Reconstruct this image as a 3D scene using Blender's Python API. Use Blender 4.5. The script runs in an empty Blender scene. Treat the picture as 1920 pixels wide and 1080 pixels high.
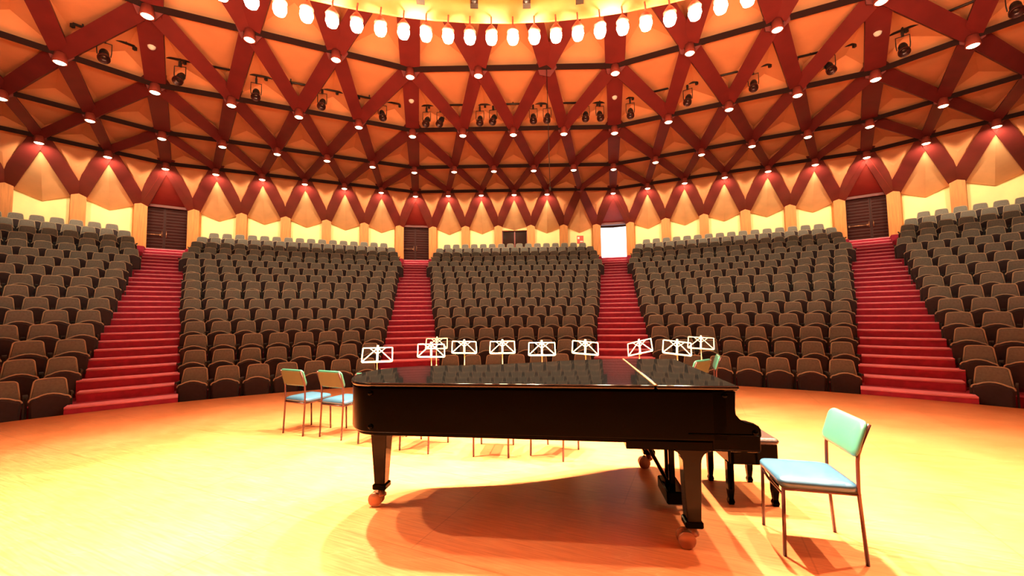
import bpy, math, random
from mathutils import Vector, Matrix

C = bpy.context.scene.collection
SC = bpy.context.scene
PI = math.pi
random.seed(7)

# ------------------------------------------------------------------ camera
CAM = Vector((-0.003, 1.434, 1.562))
F = 0.765288
def make_camera():
    yaw, pit, rol = -0.0081955, 0.0630276, -0.013412
    c, s = math.cos(yaw), math.sin(yaw); A = Matrix(((c, -s, 0), (s, c, 0), (0, 0, 1)))
    c, s = math.cos(pit), math.sin(pit); B = Matrix(((1, 0, 0), (0, c, s), (0, -s, c)))
    c, s = math.cos(rol), math.sin(rol); R = Matrix(((c, 0, s), (0, 1, 0), (-s, 0, c)))
    M = R @ B @ A
    right, fwd, up = M[0], M[1], M[2]
    cd = bpy.data.cameras.new('camera'); co = bpy.data.objects.new('camera', cd); C.objects.link(co)
    cd.lens = F * 1000 / 1920 * 36; cd.sensor_width = 36; cd.clip_start = .05; cd.clip_end = 200
    m = Matrix.Identity(4)
    for i in range(3):
        m[i][0] = right[i]; m[i][1] = up[i]; m[i][2] = -fwd[i]; m[i][3] = CAM[i]
    co.matrix_world = m; SC.camera = co
    return right.copy(), fwd.copy(), up.copy()
RIGHT, FWD, UP = make_camera()
def project(q):
    d = Vector(q) - CAM
    y = d.dot(FWD)
    return 960 + F * 1000 * d.dot(RIGHT) / y, 540 - F * 1000 * d.dot(UP) / y, y
def unproject(x, y, z):
    v = RIGHT * ((x - 960) / 1000 / F) + FWD - UP * ((y - 540) / 1000 / F)
    return CAM + v * ((z - CAM.z) / v.z)

# ------------------------------------------------------------------ world, exposure
SC.view_settings.view_transform = 'Standard'; SC.view_settings.look = 'None'
SC.view_settings.gamma = 1; SC.view_settings.exposure = 0.0
W = bpy.data.worlds.new('world'); SC.world = W; W.use_nodes = True
W.node_tree.nodes['Background'].inputs[0].default_value = (0.93, 0.92, 1.0, 1)
W.node_tree.nodes['Background'].inputs[1].default_value = 2.5

WARM = (1.0, 0.74, 0.46)
POW_RING, POW_FLOOD, POW_NODE = 230.0, 2150.0, 75.0
SEC = 2 * PI / 14
def spot(name, loc, target, power, angle, blend=.6, radius=.08, color=WARM, parent=None):
    l = bpy.data.lights.new(name, 'SPOT'); l.energy = power; l.color = color; l.spot_size = angle
    l.spot_blend = blend; l.shadow_soft_size = radius
    o = bpy.data.objects.new(name, l); C.objects.link(o)
    o.location = loc; d = Vector(target) - Vector(loc)
    o.rotation_euler = d.to_track_quat('-Z', 'Y').to_euler()
    return o
def point(name, loc, power, radius=.1, color=WARM):
    l = bpy.data.lights.new(name, 'POINT'); l.energy = power; l.color = color; l.shadow_soft_size = radius
    o = bpy.data.objects.new(name, l); C.objects.link(o); o.location = loc
    return o
# the lit bulbs under the canopy, gathered into 19 lights along the audience half of the circle
RING_R, RING_Z = 6.38, 5.04
for i in range(19):
    a = math.radians(-99 + 11 * i)
    L0 = Vector((RING_R * .985 * math.sin(a), RING_R * .985 * math.cos(a), RING_Z - .16))
    spot('ring_uplight', L0 + Vector((0, 0, .0)), L0 + Vector((math.sin(a) * .77, math.cos(a) * .77, .64)), POW_RING, 2.55, .45, .1)
    spot('ring_flood', L0, Vector((L0.x * .72, L0.y * .72, 0)), POW_FLOOD * (2.6 if abs(a) < .4 else .8 if abs(a) < .8 else .05), 2.35, 1.0, .06)

# ------------------------------------------------------------------ materials
def mat(name, col, rough=.6, metal=0, spec=.5, coat=0, emit=None, estr=0, var=0, vscale=4, bump=0, bscale=40, sheen=0, col2=None, aniso=None):
    m = bpy.data.materials.new(name); m.use_nodes = True; nt = m.node_tree; b = nt.nodes['Principled BSDF']
    b.inputs['Base Color'].default_value = (*col, 1); b.inputs['Roughness'].default_value = rough
    b.inputs['Metallic'].default_value = metal; b.inputs['Specular IOR Level'].default_value = spec
    b.inputs['Coat Weight'].default_value = coat; b.inputs['Coat Roughness'].default_value = .05
    if emit:
        b.inputs['Emission Color'].default_value = (*emit, 1); b.inputs['Emission Strength'].default_value = estr
    tc = nt.nodes.new('ShaderNodeTexCoord')
    if var or col2:
        n = nt.nodes.new('ShaderNodeTexNoise'); n.inputs['Scale'].default_value = vscale; n.inputs['Detail'].default_value = 5
        mp = nt.nodes.new('ShaderNodeMapping'); mp.inputs['Scale'].default_value = aniso or (1, 1, 1)
        nt.links.new(tc.outputs['Object'], mp.inputs[0]); nt.links.new(mp.outputs[0], n.inputs['Vector'])
        r = nt.nodes.new('ShaderNodeValToRGB')
        c2 = col2 or tuple(max(0, c * (1 - var)) for c in col)
        c1 = col if col2 else tuple(min(1, c * (1 + var)) for c in col)
        r.color_ramp.elements[0].position = .35; r.color_ramp.elements[1].position = .65
        r.color_ramp.elements[0].color = (*c2, 1); r.color_ramp.elements[1].color = (*c1, 1)
        nt.links.new(n.outputs['Fac'], r.inputs[0]); nt.links.new(r.outputs[0], b.inputs['Base Color'])
    if bump:
        n = nt.nodes.new('ShaderNodeTexNoise'); n.inputs['Scale'].default_value = bscale; n.inputs['Detail'].default_value = 3
        nt.links.new(tc.outputs['Object'], n.inputs['Vector'])
        bp = nt.nodes.new('ShaderNodeBump'); bp.inputs['Strength'].default_value = bump; bp.inputs['Distance'].default_value = .01
        nt.links.new(n.outputs['Fac'], bp.inputs['Height']); nt.links.new(bp.outputs[0], b.inputs['Normal'])
    return m
M = {}
M['panel'] = mat('orange_plaster', (.87, .385, .165), .8, var=.06, vscale=1.2, bump=.1)
M['cream'] = mat('cream_wall', (.95, .82, .38), .8, var=.05, vscale=2)
M['lowpanel'] = mat('peach_plaster', (.92, .52, .24), .8, var=.05, vscale=2)
M['pilaster'] = mat('ochre_wood', (.55, .20, .04), .6, var=.15, vscale=3, aniso=(6, 6, .6))
M['rib'] = mat('dark_red_paint', (.175, .015, .013), .65, var=.1, vscale=2)
M['redpanel'] = mat('red_panel', (.42, .045, .035), .6, var=.08, vscale=2)
M['track'] = mat('black_brown_steel', (.022, .005, .004), .7, spec=.15)
M['lamp_lens'] = mat('lamp_glow', (1, .8, .5), .5, emit=(1, .80, .45), estr=14)
M['bulb'] = mat('bulb_glow', (1, .85, .6), .5, emit=(1, .80, .44), estr=50)
M['lamp_can'] = mat('lamp_can', (.35, .06, .04), .5)
M['fascia'] = mat('pale_yellow_fascia', (.90, .70, .30), .5, var=.08, vscale=3)
M['black_metal'] = mat('black_metal', (.03, .022, .02), .45, metal=.3)
M['carpet'] = mat('red_carpet', (.34, .013, .040), .95, var=.15, vscale=9, bump=.3, bscale=200)
M['nosing_lit_tread'] = mat('pink_edge_tread_light', (.82, .23, .29), .8, var=.05, vscale=10)  # pink of the step edge, also used as light painted on the treads
M['seat_cloth'] = mat('brown_grey_cloth', (.145, .134, .115), .95, var=.12, vscale=30, bump=.2, bscale=300)
M['seat_under'] = mat('dark_plum_cloth', (.032, .018, .020), .9, var=.1, vscale=20)
M['piping'] = mat('tan_piping', (.40, .32, .22), .8)
M['black'] = mat('black_plastic', (.012, .010, .010), .6)
M['gloss'] = mat('piano_black_lacquer', (.0006, .0006, .0006), .06, spec=.03)
M['lid_gloss'] = mat('piano_lid_lacquer', (.002, .002, .002), .04, spec=.5)
M['leg_gloss'] = mat('piano_leg_lacquer', (.002, .001, .001), .07, spec=.10)
M['wheel'] = mat('caster_wheel', (.30, .13, .07), .4, metal=.6)
M['brass'] = mat('brass', (.55, .30, .15), .35, metal=1)
M['door_wood'] = mat('dark_door_wood', (.045, .010, .008), .6, spec=.15, var=.25, vscale=4, aniso=(.6, .6, 8))
M['door_frame'] = mat('maroon_frame', (.20, .025, .02), .5)
M['teal'] = mat('teal_vinyl', (.026, .115, .08), .34, spec=.6, var=.04, vscale=8, bump=.03, bscale=60)
M['seat_blue'] = mat('pale_teal_vinyl', (.028, .085, .15), .3, spec=.6, var=.04, vscale=8)
M['olive'] = mat('olive_backing', (.045, .055, .018), .6)
M['tube'] = mat('brown_black_tube', (.06, .014, .012), .3, metal=.4, coat=.3)
M['stand'] = mat('nickel_wire', (.92, .82, .55), .35, metal=.5)
M['ivory'] = mat('ivory_key', (.9, .86, .75), .25)
M['dark_glass'] = mat('dark_glass', (.03, .015, .012), .08)
M['red_sign'] = mat('red_notice', (.65, .06, .03), .5)
M['white_paper'] = mat('white_paper', (.85, .8, .7), .7)
M['backstage'] = mat('dark_back_wall', (.10, .05, .03), .8, var=.2, vscale=2)
M['leather'] = mat('black_leather', (.03, .016, .014), .35, bump=.2, bscale=80)

def stage_material():
    m = bpy.data.materials.new('stage_wood'); m.use_nodes = True; nt = m.node_tree; N = nt.nodes; L = nt.links
    b = N['Principled BSDF']; tc = N.new('ShaderNodeTexCoord')
    mp = N.new('ShaderNodeMapping'); mp.inputs['Rotation'].default_value = (0, 0, math.radians(24)); L.new(tc.outputs['Object'], mp.inputs[0])
    n = N.new('ShaderNodeTexNoise'); n.inputs['Scale'].default_value = 1.1; n.inputs['Detail'].default_value = 8; n.inputs['Roughness'].default_value = .65
    L.new(mp.outputs[0], n.inputs['Vector'])
    r = N.new('ShaderNodeValToRGB'); e = r.color_ramp.elements
    e[0].position = .3; e[0].color = (.44, .135, .045, 1); e[1].position = .7; e[1].color = (.56, .20, .08, 1)
    L.new(n.outputs['Fac'], r.inputs[0])
    # board grain
    mg = N.new('ShaderNodeMapping'); mg.inputs['Scale'].default_value = (1.5, 34, 1); L.new(mp.outputs[0], mg.inputs[0])
    g = N.new('ShaderNodeTexNoise'); g.inputs['Scale'].default_value = 2.0; g.inputs['Detail'].default_value = 6; L.new(mg.outputs[0], g.inputs['Vector'])
    gr = N.new('ShaderNodeValToRGB'); gr.color_ramp.elements[0].color = (.80, .72, .66, 1); gr.color_ramp.elements[1].color = (1.12, 1.1, 1.05, 1)
    gr.color_ramp.elements[0].position = .35; gr.color_ramp.elements[1].position = .6; L.new(g.outputs['Fac'], gr.inputs[0])
    mx = N.new('ShaderNodeMix'); mx.data_type = 'RGBA'; mx.blend_type = 'MULTIPLY'; mx.inputs[0].default_value = .8
    L.new(r.outputs[0], mx.inputs[6]); L.new(gr.outputs[0], mx.inputs[7])
    # worn scuffs: a few thin pale scratches
    mv = N.new('ShaderNodeMapping'); mv.inputs['Scale'].default_value = (.35, 3.2, 1); mv.inputs['Rotation'].default_value = (0, 0, .5); L.new(tc.outputs['Object'], mv.inputs[0])
    v = N.new('ShaderNodeTexNoise'); v.inputs['Scale'].default_value = 2.2; v.inputs['Detail'].default_value = 10; v.inputs['Distortion'].default_value = .6; L.new(mv.outputs[0], v.inputs['Vector'])
    vr = N.new('ShaderNodeValToRGB'); ve = vr.color_ramp.elements
    ve[0].position = .495; ve[0].color = (0, 0, 0, 1); ve[1].position = .505; ve[1].color = (0, 0, 0, 1)
    x = ve.new(.5); x.color = (1, 1, 1, 1); L.new(v.outputs['Fac'], vr.inputs[0])
    vm = N.new('ShaderNodeMath'); vm.operation = 'MULTIPLY'; vm.inputs[1].default_value = .35; L.new(vr.outputs[0], vm.inputs[0])
    mx2 = N.new('ShaderNodeMix'); mx2.data_type = 'RGBA'; mx2.inputs[7].default_value = (.66, .32, .15, 1)
    L.new(vm.outputs[0], mx2.inputs[0]); L.new(mx.outputs[2], mx2.inputs[6])
    # sheet seams
    br = N.new('ShaderNodeTexBrick'); br.inputs['Scale'].default_value = 1; br.inputs['Brick Width'].default_value = 2.4; br.inputs['Row Height'].default_value = 1.2
    br.inputs['Mortar Size'].default_value = .006; br.inputs['Mortar Smooth'].default_value = .2
    br.inputs['Color1'].default_value = (1, 1, 1, 1); br.inputs['Color2'].default_value = (.93, .93, .93, 1); br.inputs['Mortar'].default_value = (.72, .66, .6, 1)
    L.new(mp.outputs[0], br.inputs['Vector'])
    mx3 = N.new('ShaderNodeMix'); mx3.data_type = 'RGBA'; mx3.blend_type = 'MULTIPLY'; mx3.inputs[0].default_value = .8
    L.new(mx2.outputs[2], mx3.inputs[6]); L.new(br.outputs['Color'], mx3.inputs[7])
    L.new(mx3.outputs[2], b.inputs['Base Color'])
    rr = N.new('ShaderNodeMapRange'); rr.inputs['To Min'].default_value = .24; rr.inputs['To Max'].default_value = .42
    L.new(g.outputs['Fac'], rr.inputs['Value']); L.new(rr.outputs[0], b.inputs['Roughness'])
    bp = N.new('ShaderNodeBump'); bp.inputs['Strength'].default_value = .06; bp.inputs['Distance'].default_value = .01
    L.new(n.outputs['Fac'], bp.inputs['Height']); L.new(bp.outputs[0], b.inputs['Normal'])
    return m
M['stage'] = stage_material()

# ------------------------------------------------------------------ mesh helpers
class MB:
    def __init__(s): s.v = []; s.f = []; s.sm = []; s.mi = []; s.m = 0
    def add(s, vs, fs, smooth=False):
        o = len(s.v); s.v += [tuple(v) for v in vs]; s.f += [tuple(o + i for i in f) for f in fs]
        s.sm += [smooth] * len(fs); s.mi += [s.m] * len(fs); return s
    def box(s, c, size, rot=None, bev=0):
        x, y, z = (a / 2 for a in size)
        if bev:
            b = bev; vs = []
            for sx in (-1, 1):
                for sy in (-1, 1):
                    for sz in (-1, 1):
                        vs += [(sx * (x - b), sy * (y - b), sz * z), (sx * (x - b), sy * y, sz * (z - b)), (sx * x, sy * (y - b), sz * (z - b))]
            import itertools
            def idx(sx, sy, sz, k): return ((sx > 0) * 4 + (sy > 0) * 2 + (sz > 0)) * 3 + k
            fs = []
            for sg in (-1, 1):
                fs.append([idx(a, b2, sg, 0) for a, b2 in ((-1, -1), (1, -1), (1, 1), (-1, 1))])
                fs.append([idx(a, sg, b2, 1) for a, b2 in ((-1, -1), (1, -1), (1, 1), (-1, 1))])
                fs.append([idx(sg, a, b2, 2) for a, b2 in ((-1, -1), (1, -1), (1, 1), (-1, 1))])
            for a in (-1, 1):
                for b2 in (-1, 1):
                    fs.append([idx(a, -1, b2, 0), idx(a, 1, b2, 0), idx(a, 1, b2, 2), idx(a, -1, b2, 2)])
                    fs.append([idx(-1, a, b2, 0), idx(1, a, b2, 0), idx(1, a, b2, 1), idx(-1, a, b2, 1)])
                    fs.append([idx(a, b2, -1, 1), idx(a, b2, 1, 1), idx(a, b2, 1, 2), idx(a, b2, -1, 2)])
                    for c2 in (-1, 1): fs.append([idx(a, b2, c2, k) for k in range(3)])
        else:
            vs = [(sx * x, sy * y, sz * z) for sx in (-1, 1) for sy in (-1, 1) for sz in (-1, 1)]
            fs = [(0, 1, 3, 2), (4, 6, 7, 5), (0, 4, 5, 1), (2, 3, 7, 6), (0, 2, 6, 4), (1, 5, 7, 3)]
        if rot is not None: vs = [rot @ Vector(v) for v in vs]
        c = Vector(c)
        return s.add([Vector(v) + c for v in vs], fs)
    def beam(s, a, b, w, d, n, off=0):
        """box from a to b, width w across, depth d going away from n (a..b is the face towards n)"""
        a, b, n = Vector(a), Vector(b), Vector(n)
        t = (b - a).normalized(); side = t.cross(n).normalized(); nn = side.cross(t).normalized()
        w0, w1 = w if isinstance(w, tuple) else (w, w)
        vs = []
        for q, ww in ((a, w0), (b, w1)):
            for sx, k in ((-1, 0), (1, 0), (1, 1), (-1, 1)):
                vs.append(q + side * (sx * ww / 2) - nn * (k * d + off))
        return s.add(vs, [(0, 1, 2, 3), (7, 6, 5, 4), (0, 4, 5, 1), (1, 5, 6, 2), (2, 6, 7, 3), (3, 7, 4, 0)])
    def tube(s, pts, r, n=6, closed=False, caps=True):
        P = [Vector(p) for p in pts]; m = len(P); rings = []
        up = None
        for i in range(m):
            a = P[i - 1] if (i > 0 or closed) else P[0]; b = P[(i + 1) % m] if (i < m - 1 or closed) else P[-1]
            t = (b - a).normalized()
            if up is None:
                up = Vector((0, 0, 1)) if abs(t.z) < .9 else Vector((1, 0, 0))
            x = t.cross(up).normalized(); up = x.cross(t).normalized()
            rr = r[i] if isinstance(r, (list, tuple)) else r
            rings.append([P[i] + x * math.cos(2 * PI * k / n) * rr + up * math.sin(2 * PI * k / n) * rr for k in range(n)])
        vs = [v for R in rings for v in R]; fs = []
        for i in range(m if closed else m - 1):
            j = (i + 1) % m
            for k in range(n): fs.append((i * n + k, i * n + (k + 1) % n, j * n + (k + 1) % n, j * n + k))
        if caps and not closed: fs += [tuple(reversed(range(n))), tuple((m - 1) * n + k for k in range(n))]
        return s.add(vs, fs, True)
    def prism(s, pts, d):
        """planar polygon pts (3d) extruded by vector d"""
        n = len(pts); P = [Vector(p) for p in pts]; Q = [p + Vector(d) for p in P]
        fs = [tuple(reversed(range(n))), tuple(range(n, 2 * n))] + [(i, (i + 1) % n, n + (i + 1) % n, n + i) for i in range(n)]
        return s.add(P + Q, fs)
    def lathe(s, prof, c=(0, 0, 0), n=16, axis=Vector((0, 0, 1)), smooth=True):
        c = Vector(c); ax = Vector(axis).normalized(); x = ax.orthogonal().normalized(); y = ax.cross(x)
        vs = []; fs = []
        for r, z in prof:
            for k in range(n):
                a = 2 * PI * k / n; vs.append(c + ax * z + x * (r * math.cos(a)) + y * (r * math.sin(a)))
        for i in range(len(prof) - 1):
            for k in range(n): fs.append((i * n + k, i * n + (k + 1) % n, (i + 1) * n + (k + 1) % n, (i + 1) * n + k))
        if prof[0][0] > 1e-4: fs.append(tuple(reversed(range(n))))
        if prof[-1][0] > 1e-4: fs.append(tuple((len(prof) - 1) * n + k for k in range(n)))
        return s.add(vs, fs, smooth)
    def mesh(s, name, m):
        me = bpy.data.meshes.new(name); me.from_pydata(s.v, [], s.f)
        for q in (m if isinstance(m, list) else [m]): me.materials.append(q)
        me.polygons.foreach_set('use_smooth', s.sm); me.polygons.foreach_set('material_index', s.mi)
        me.update(); return me
    def build(s, name, m, parent=None, loc=None, angle=True):
        me = s.mesh(name, m)
        import bmesh
        bm = bmesh.new(); bm.from_mesh(me); bmesh.ops.recalc_face_normals(bm, faces=bm.faces); bm.to_mesh(me); bm.free()
        o = bpy.data.objects.new(name, me); C.objects.link(o)
        if parent is not None: o.parent = parent
        if loc is not None: o.location = loc
        return o
def bevel(o, w=.01, seg=2, ang=.6):
    md = o.modifiers.new('bevel', 'BEVEL'); md.width = w; md.segments = seg; md.limit_method = 'ANGLE'; md.angle_limit = ang
    return o
def shade(o):
    for p in o.data.polygons: p.use_smooth = True
    return o
def empty(name, loc, rz=0):
    o = bpy.data.objects.new(name, None); C.objects.link(o); o.location = loc; o.rotation_euler = (0, 0, rz); o.empty_display_size = .1
    return o
def tag(o, label=None, cat=None, group=None, kind=None):
    if label: o['label'] = label
    if cat: o['category'] = cat
    if group: o['group'] = group
    if kind: o['kind'] = kind
    return o
def struct(o, label=None, cat=None): return tag(o, label, cat, kind='structure')
def copy_tree(o, parent=None, kids=None):
    c = o.copy(); C.objects.link(c)
    if parent is not None: c.parent = parent
    for ch in list(o.children):
        if not ch.get('nocopy'): copy_tree(ch, c)
    return c
ORD = ['front', 'second', 'third', 'fourth', 'fifth', 'sixth', 'seventh', 'eighth', 'ninth', 'tenth', 'eleventh', 'twelfth', 'thirteenth', 'fourteenth', 'fifteenth', 'back']
ORD2 = ['first'] + ORD[1:15] + ['sixteenth', 'seventeenth', 'eighteenth']

# ------------------------------------------------------------------ hall geometry
def pol(r, a, z): return Vector((r * math.sin(a), r * math.cos(a), z))
def chordpt(sector, rho, t, z):
    """point on a line at perpendicular distance rho in a sector, t along it to the right"""
    a = SEC * sector
    return Vector((rho * math.sin(a) + t * math.cos(a), rho * math.cos(a) - t * math.sin(a), z))
def corner(u): return SEC * (u - .5)
RR = {7: 23.1, 6: 20.11, 5: 17.60, 4: 14.47, 3: 11.96, 2: 8.9, 1: 6.3}
ZZ = {7: 6.16, 6: 7.17, 5: 7.40, 4: 7.49, 3: 7.98, 2: 8.7, 1: 9.2}
def node(n, u, z=None, r=None):
    s = math.floor(u + 1e-9); f = u - s
    a = pol(r or RR[n], corner(s), z if z is not None else ZZ[n]); b = pol(r or RR[n], corner(s + 1), z if z is not None else ZZ[n])
    return a.lerp(b, f)
HUB = Vector((0, 0, 1.5))
def inward(p): return (HUB - p).normalized()

# stage
mb = MB()
n = 112
mb.prism([pol(11.08, 2 * PI * i / n, 0) for i in range(n)], (0, 0, -.35))
struct(mb.build('floor', M['stage']), 'round orange wooden stage floor, scuffed and lit bright yellow', 'floor')

# seating tiers, one stepped floor per block
RHO1, DRHO, FL1, RISE = 11.553, .68836, -.22, .3013
def rho(k): return RHO1 + DRHO * (k - 1)
def flz(k): return FL1 + RISE * (k - 1)
for s in range(-2, 3):
    mb = MB()
    for k in range(1, 17):
        r0 = rho(k - 1) + .09 if k > 1 else 10.6
        r1 = rho(k) + .09 if k < 16 else 23.4
        t0, t1 = r0 * math.tan(SEC / 2) - .62, r1 * math.tan(SEC / 2) - .62
        pts = [chordpt(s, r0, -t0, flz(k)), chordpt(s, r0, t0, flz(k)), chordpt(s, r1, t1, flz(k)), chordpt(s, r1, -t1, flz(k))]
        mb.prism(pts, (0, 0, -.5))
    struct(mb.build('floor', M['carpet']), 'stepped red carpet floor under the %s seating block' % {-2: 'far-left', -1: 'left', 0: 'centre', 1: 'right', 2: 'far-right'}[s], 'floor')

# aisle stairs at the corners
AOFF = {-1: -.11, 0: -.06, 1: .10, 2: .15}
ANAME = {-1: 'left', 0: 'left-of-centre', 1: 'right-of-centre', 2: 'right', -2: 'far-left', 3: 'far-right'}
NST = 27
def aisle_pt(u, R, l, z):
    a = corner(u); off = AOFF.get(u, 0) * (R - 11.2) / 11.1
    l += off
    return Vector((R * math.sin(a) + l * math.cos(a), R * math.cos(a) - l * math.sin(a), z))
for u in (-1, 0, 1, 2):
    mb = MB(); nb = MB()
    for j in range(NST):
        R0 = 11.2 + (22.3 - 11.2) * j / (NST - 1); R1 = 11.2 + (22.3 - 11.2) * (j + 1) / (NST - 1) if j < NST - 1 else 23.9
        z = .10 + 4.2 * j / (NST - 1)
        if j == 0: R0 = 11.09
        hw = .66 + .12 * j / NST; e = .07 if j % 2 == 0 else 0
        P = [aisle_pt(u, R0, -hw - e, z), aisle_pt(u, R0, hw + e, z), aisle_pt(u, R1 + .02, hw + e, z), aisle_pt(u, R1 + .02, -hw - e, z)]
        mb.prism(P, (0, 0, -.62))
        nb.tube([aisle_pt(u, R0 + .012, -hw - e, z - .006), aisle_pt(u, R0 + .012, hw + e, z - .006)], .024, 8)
        nb.prism([aisle_pt(u, R0 + .01, -hw - e, z + .006), aisle_pt(u, R0 + .01, hw + e, z + .006), aisle_pt(u, R0 + .26, hw + e, z + .006), aisle_pt(u, R0 + .26, -hw - e, z + .006)], (0, 0, .008))  # pale strip behind the nosing paints the light falling on the tread top
    o = mb.build('aisle_stairs', M['carpet'])
    struct(o, 'red carpeted stairs of the %s aisle climbing to a door' % ANAME[u], 'stairs')
    nb.build('nosing_and_lit_tread', M['nosing_lit_tread'], o)

# ------------------------------------------------------------------ ceiling lattice
mbp = {}
for s in range(14):
    mb = MB()
    for nn in range(6, 1, -1):
        REC, DEP = .34, .45
        def tri(a, b, c, wts):
            """recessed folded panel: corners pushed back, fold point pushed further"""
            q = [a, b, c]; cen = (a + b + c) / 3; nrm = inward(cen)
            q = [p - inward(p) * REC for p in q]
            f = q[0] * wts[0] + q[1] * wts[1] + q[2] * wts[2] - nrm * DEP
            mb.add([q[0], q[1], q[2], f], [(0, 1, 3), (1, 2, 3), (2, 0, 3)])
        for i in range(nn):
            a, b = node(nn, s + i / nn), node(nn, s + (i + 1) / nn)
            tri(a, b, node(nn - 1, s + i / max(1, nn - 1)), (.33, .33, .34))
            if i < nn - 1:
                c, d = node(nn - 1, s + i / (nn - 1)), node(nn - 1, s + (i + 1) / (nn - 1))
                tri(c, d, b, (.17, .17, .66))
    top = Vector((0, 0, 9.6)); a, b = node(1, s), node(1, s + 1)
    mb.add([a, b, top], [(0, 1, 2)])
    for i in range(6):
        a, b = node(6, s + i / 6), node(6, s + (i + 1) / 6); c = node(7, s + (i + .5) / 6)
        nrm = inward((a + b + c) / 3)
        a, b, c = a - inward(a) * .34, b - inward(b) * .34, c - inward(c) * .12; f = (a + b + c) / 3 - nrm * .12 - Vector((0, 0, .15))
        mb.add([a, b, c, f], [(0, 1, 3), (1, 2, 3), (2, 0, 3)])
    for nn in range(7, 1, -1):   # roof skin behind the panels
        q = [node(nn, s), node(nn, s + 1), node(nn - 1, s + 1), node(nn - 1, s)]
        mb.add([p - inward(p) * 1.1 for p in q], [(0, 1, 2, 3)])
    o = mb.build('ceiling', M['panel'])
    struct(o, 'folded orange triangular ceiling panels of one faceted roof segment', 'ceiling'); o['group'] = 'roof segments of triangular panels'

VIS = range(-2, 3)
for nn in range(7, 1, -1):
    mb = MB()
    w = {7: .50, 6: .27, 5: .34, 4: .36, 3: .44, 2: .5}[nn]
    for s in range(-3, 4) if nn < 7 else VIS:
        if nn == 7:
            for i in range(6):
                for sg in (-.5, .5):
                    a = node(6, s + i / 6); b = node(7, s + (i + sg) / 6)
                    mb.beam(a, b + Vector((0, 0, -.0)), (.36, .46), .30, inward((a + b) / 2))
            if s == 2:
                a = node(6, 3); b = node(7, 3 - .5 / 6); mb.beam(a, b, (.36, .46), .30, inward((a + b) / 2))
        else:
            for i in range(nn):
                b = node(nn - 1, s + i / (nn - 1)) if nn > 1 else None
                a = node(nn, s + i / nn); c = node(nn, s + (i + 1) / nn)
                wa = w * 1.25 if i == 0 else w
                mb.beam(a, b, (wa * .9, wa), .34, inward((a + b) / 2))
                if i < nn - 1 or True:
                    if i == nn - 1: b = node(nn - 1, s + 1) if False else None
                    if b is not None: mb.beam(c, b, (w * .9, w), .34, inward((c + b) / 2))
    # node caps close the joints
    if nn <= 6:
        for s in range(-3, 4):
            for i in range(nn):
                p = node(nn, s + i / nn); d = inward(p)
                mb.lathe([(w * .62, .0), (w * .62, -.3)], p + d * .006, 6, axis=d, smooth=False)
    struct(mb.build('ceiling_ribs', M['rib']), 'dark red diagonal ribs of the %s tier of the roof lattice' % {7: 'lowest', 6: 'second lowest', 5: 'third lowest', 4: 'middle', 3: 'upper', 2: 'topmost'}[nn], 'ceiling ribs')
for nn in (6, 5, 4, 3, 2):
    mb = MB()
    for s in range(-3, 4):
        for i in range(nn):
            a, b = node(nn, s + i / nn), node(nn, s + (i + 1) / nn)
            d = Vector((0, 0, .03))
            mb.beam(a - d, b - d, .13, .2, inward((a + b) / 2))
    o = struct(mb.build('ceiling_ring_beam', M['track']), 'thin black-brown beam ring, %s of the lattice rings' % {6: 'lowest', 5: 'second lowest', 4: 'third lowest', 3: 'fourth lowest', 2: 'topmost'}[nn], 'ceiling beam')

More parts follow.
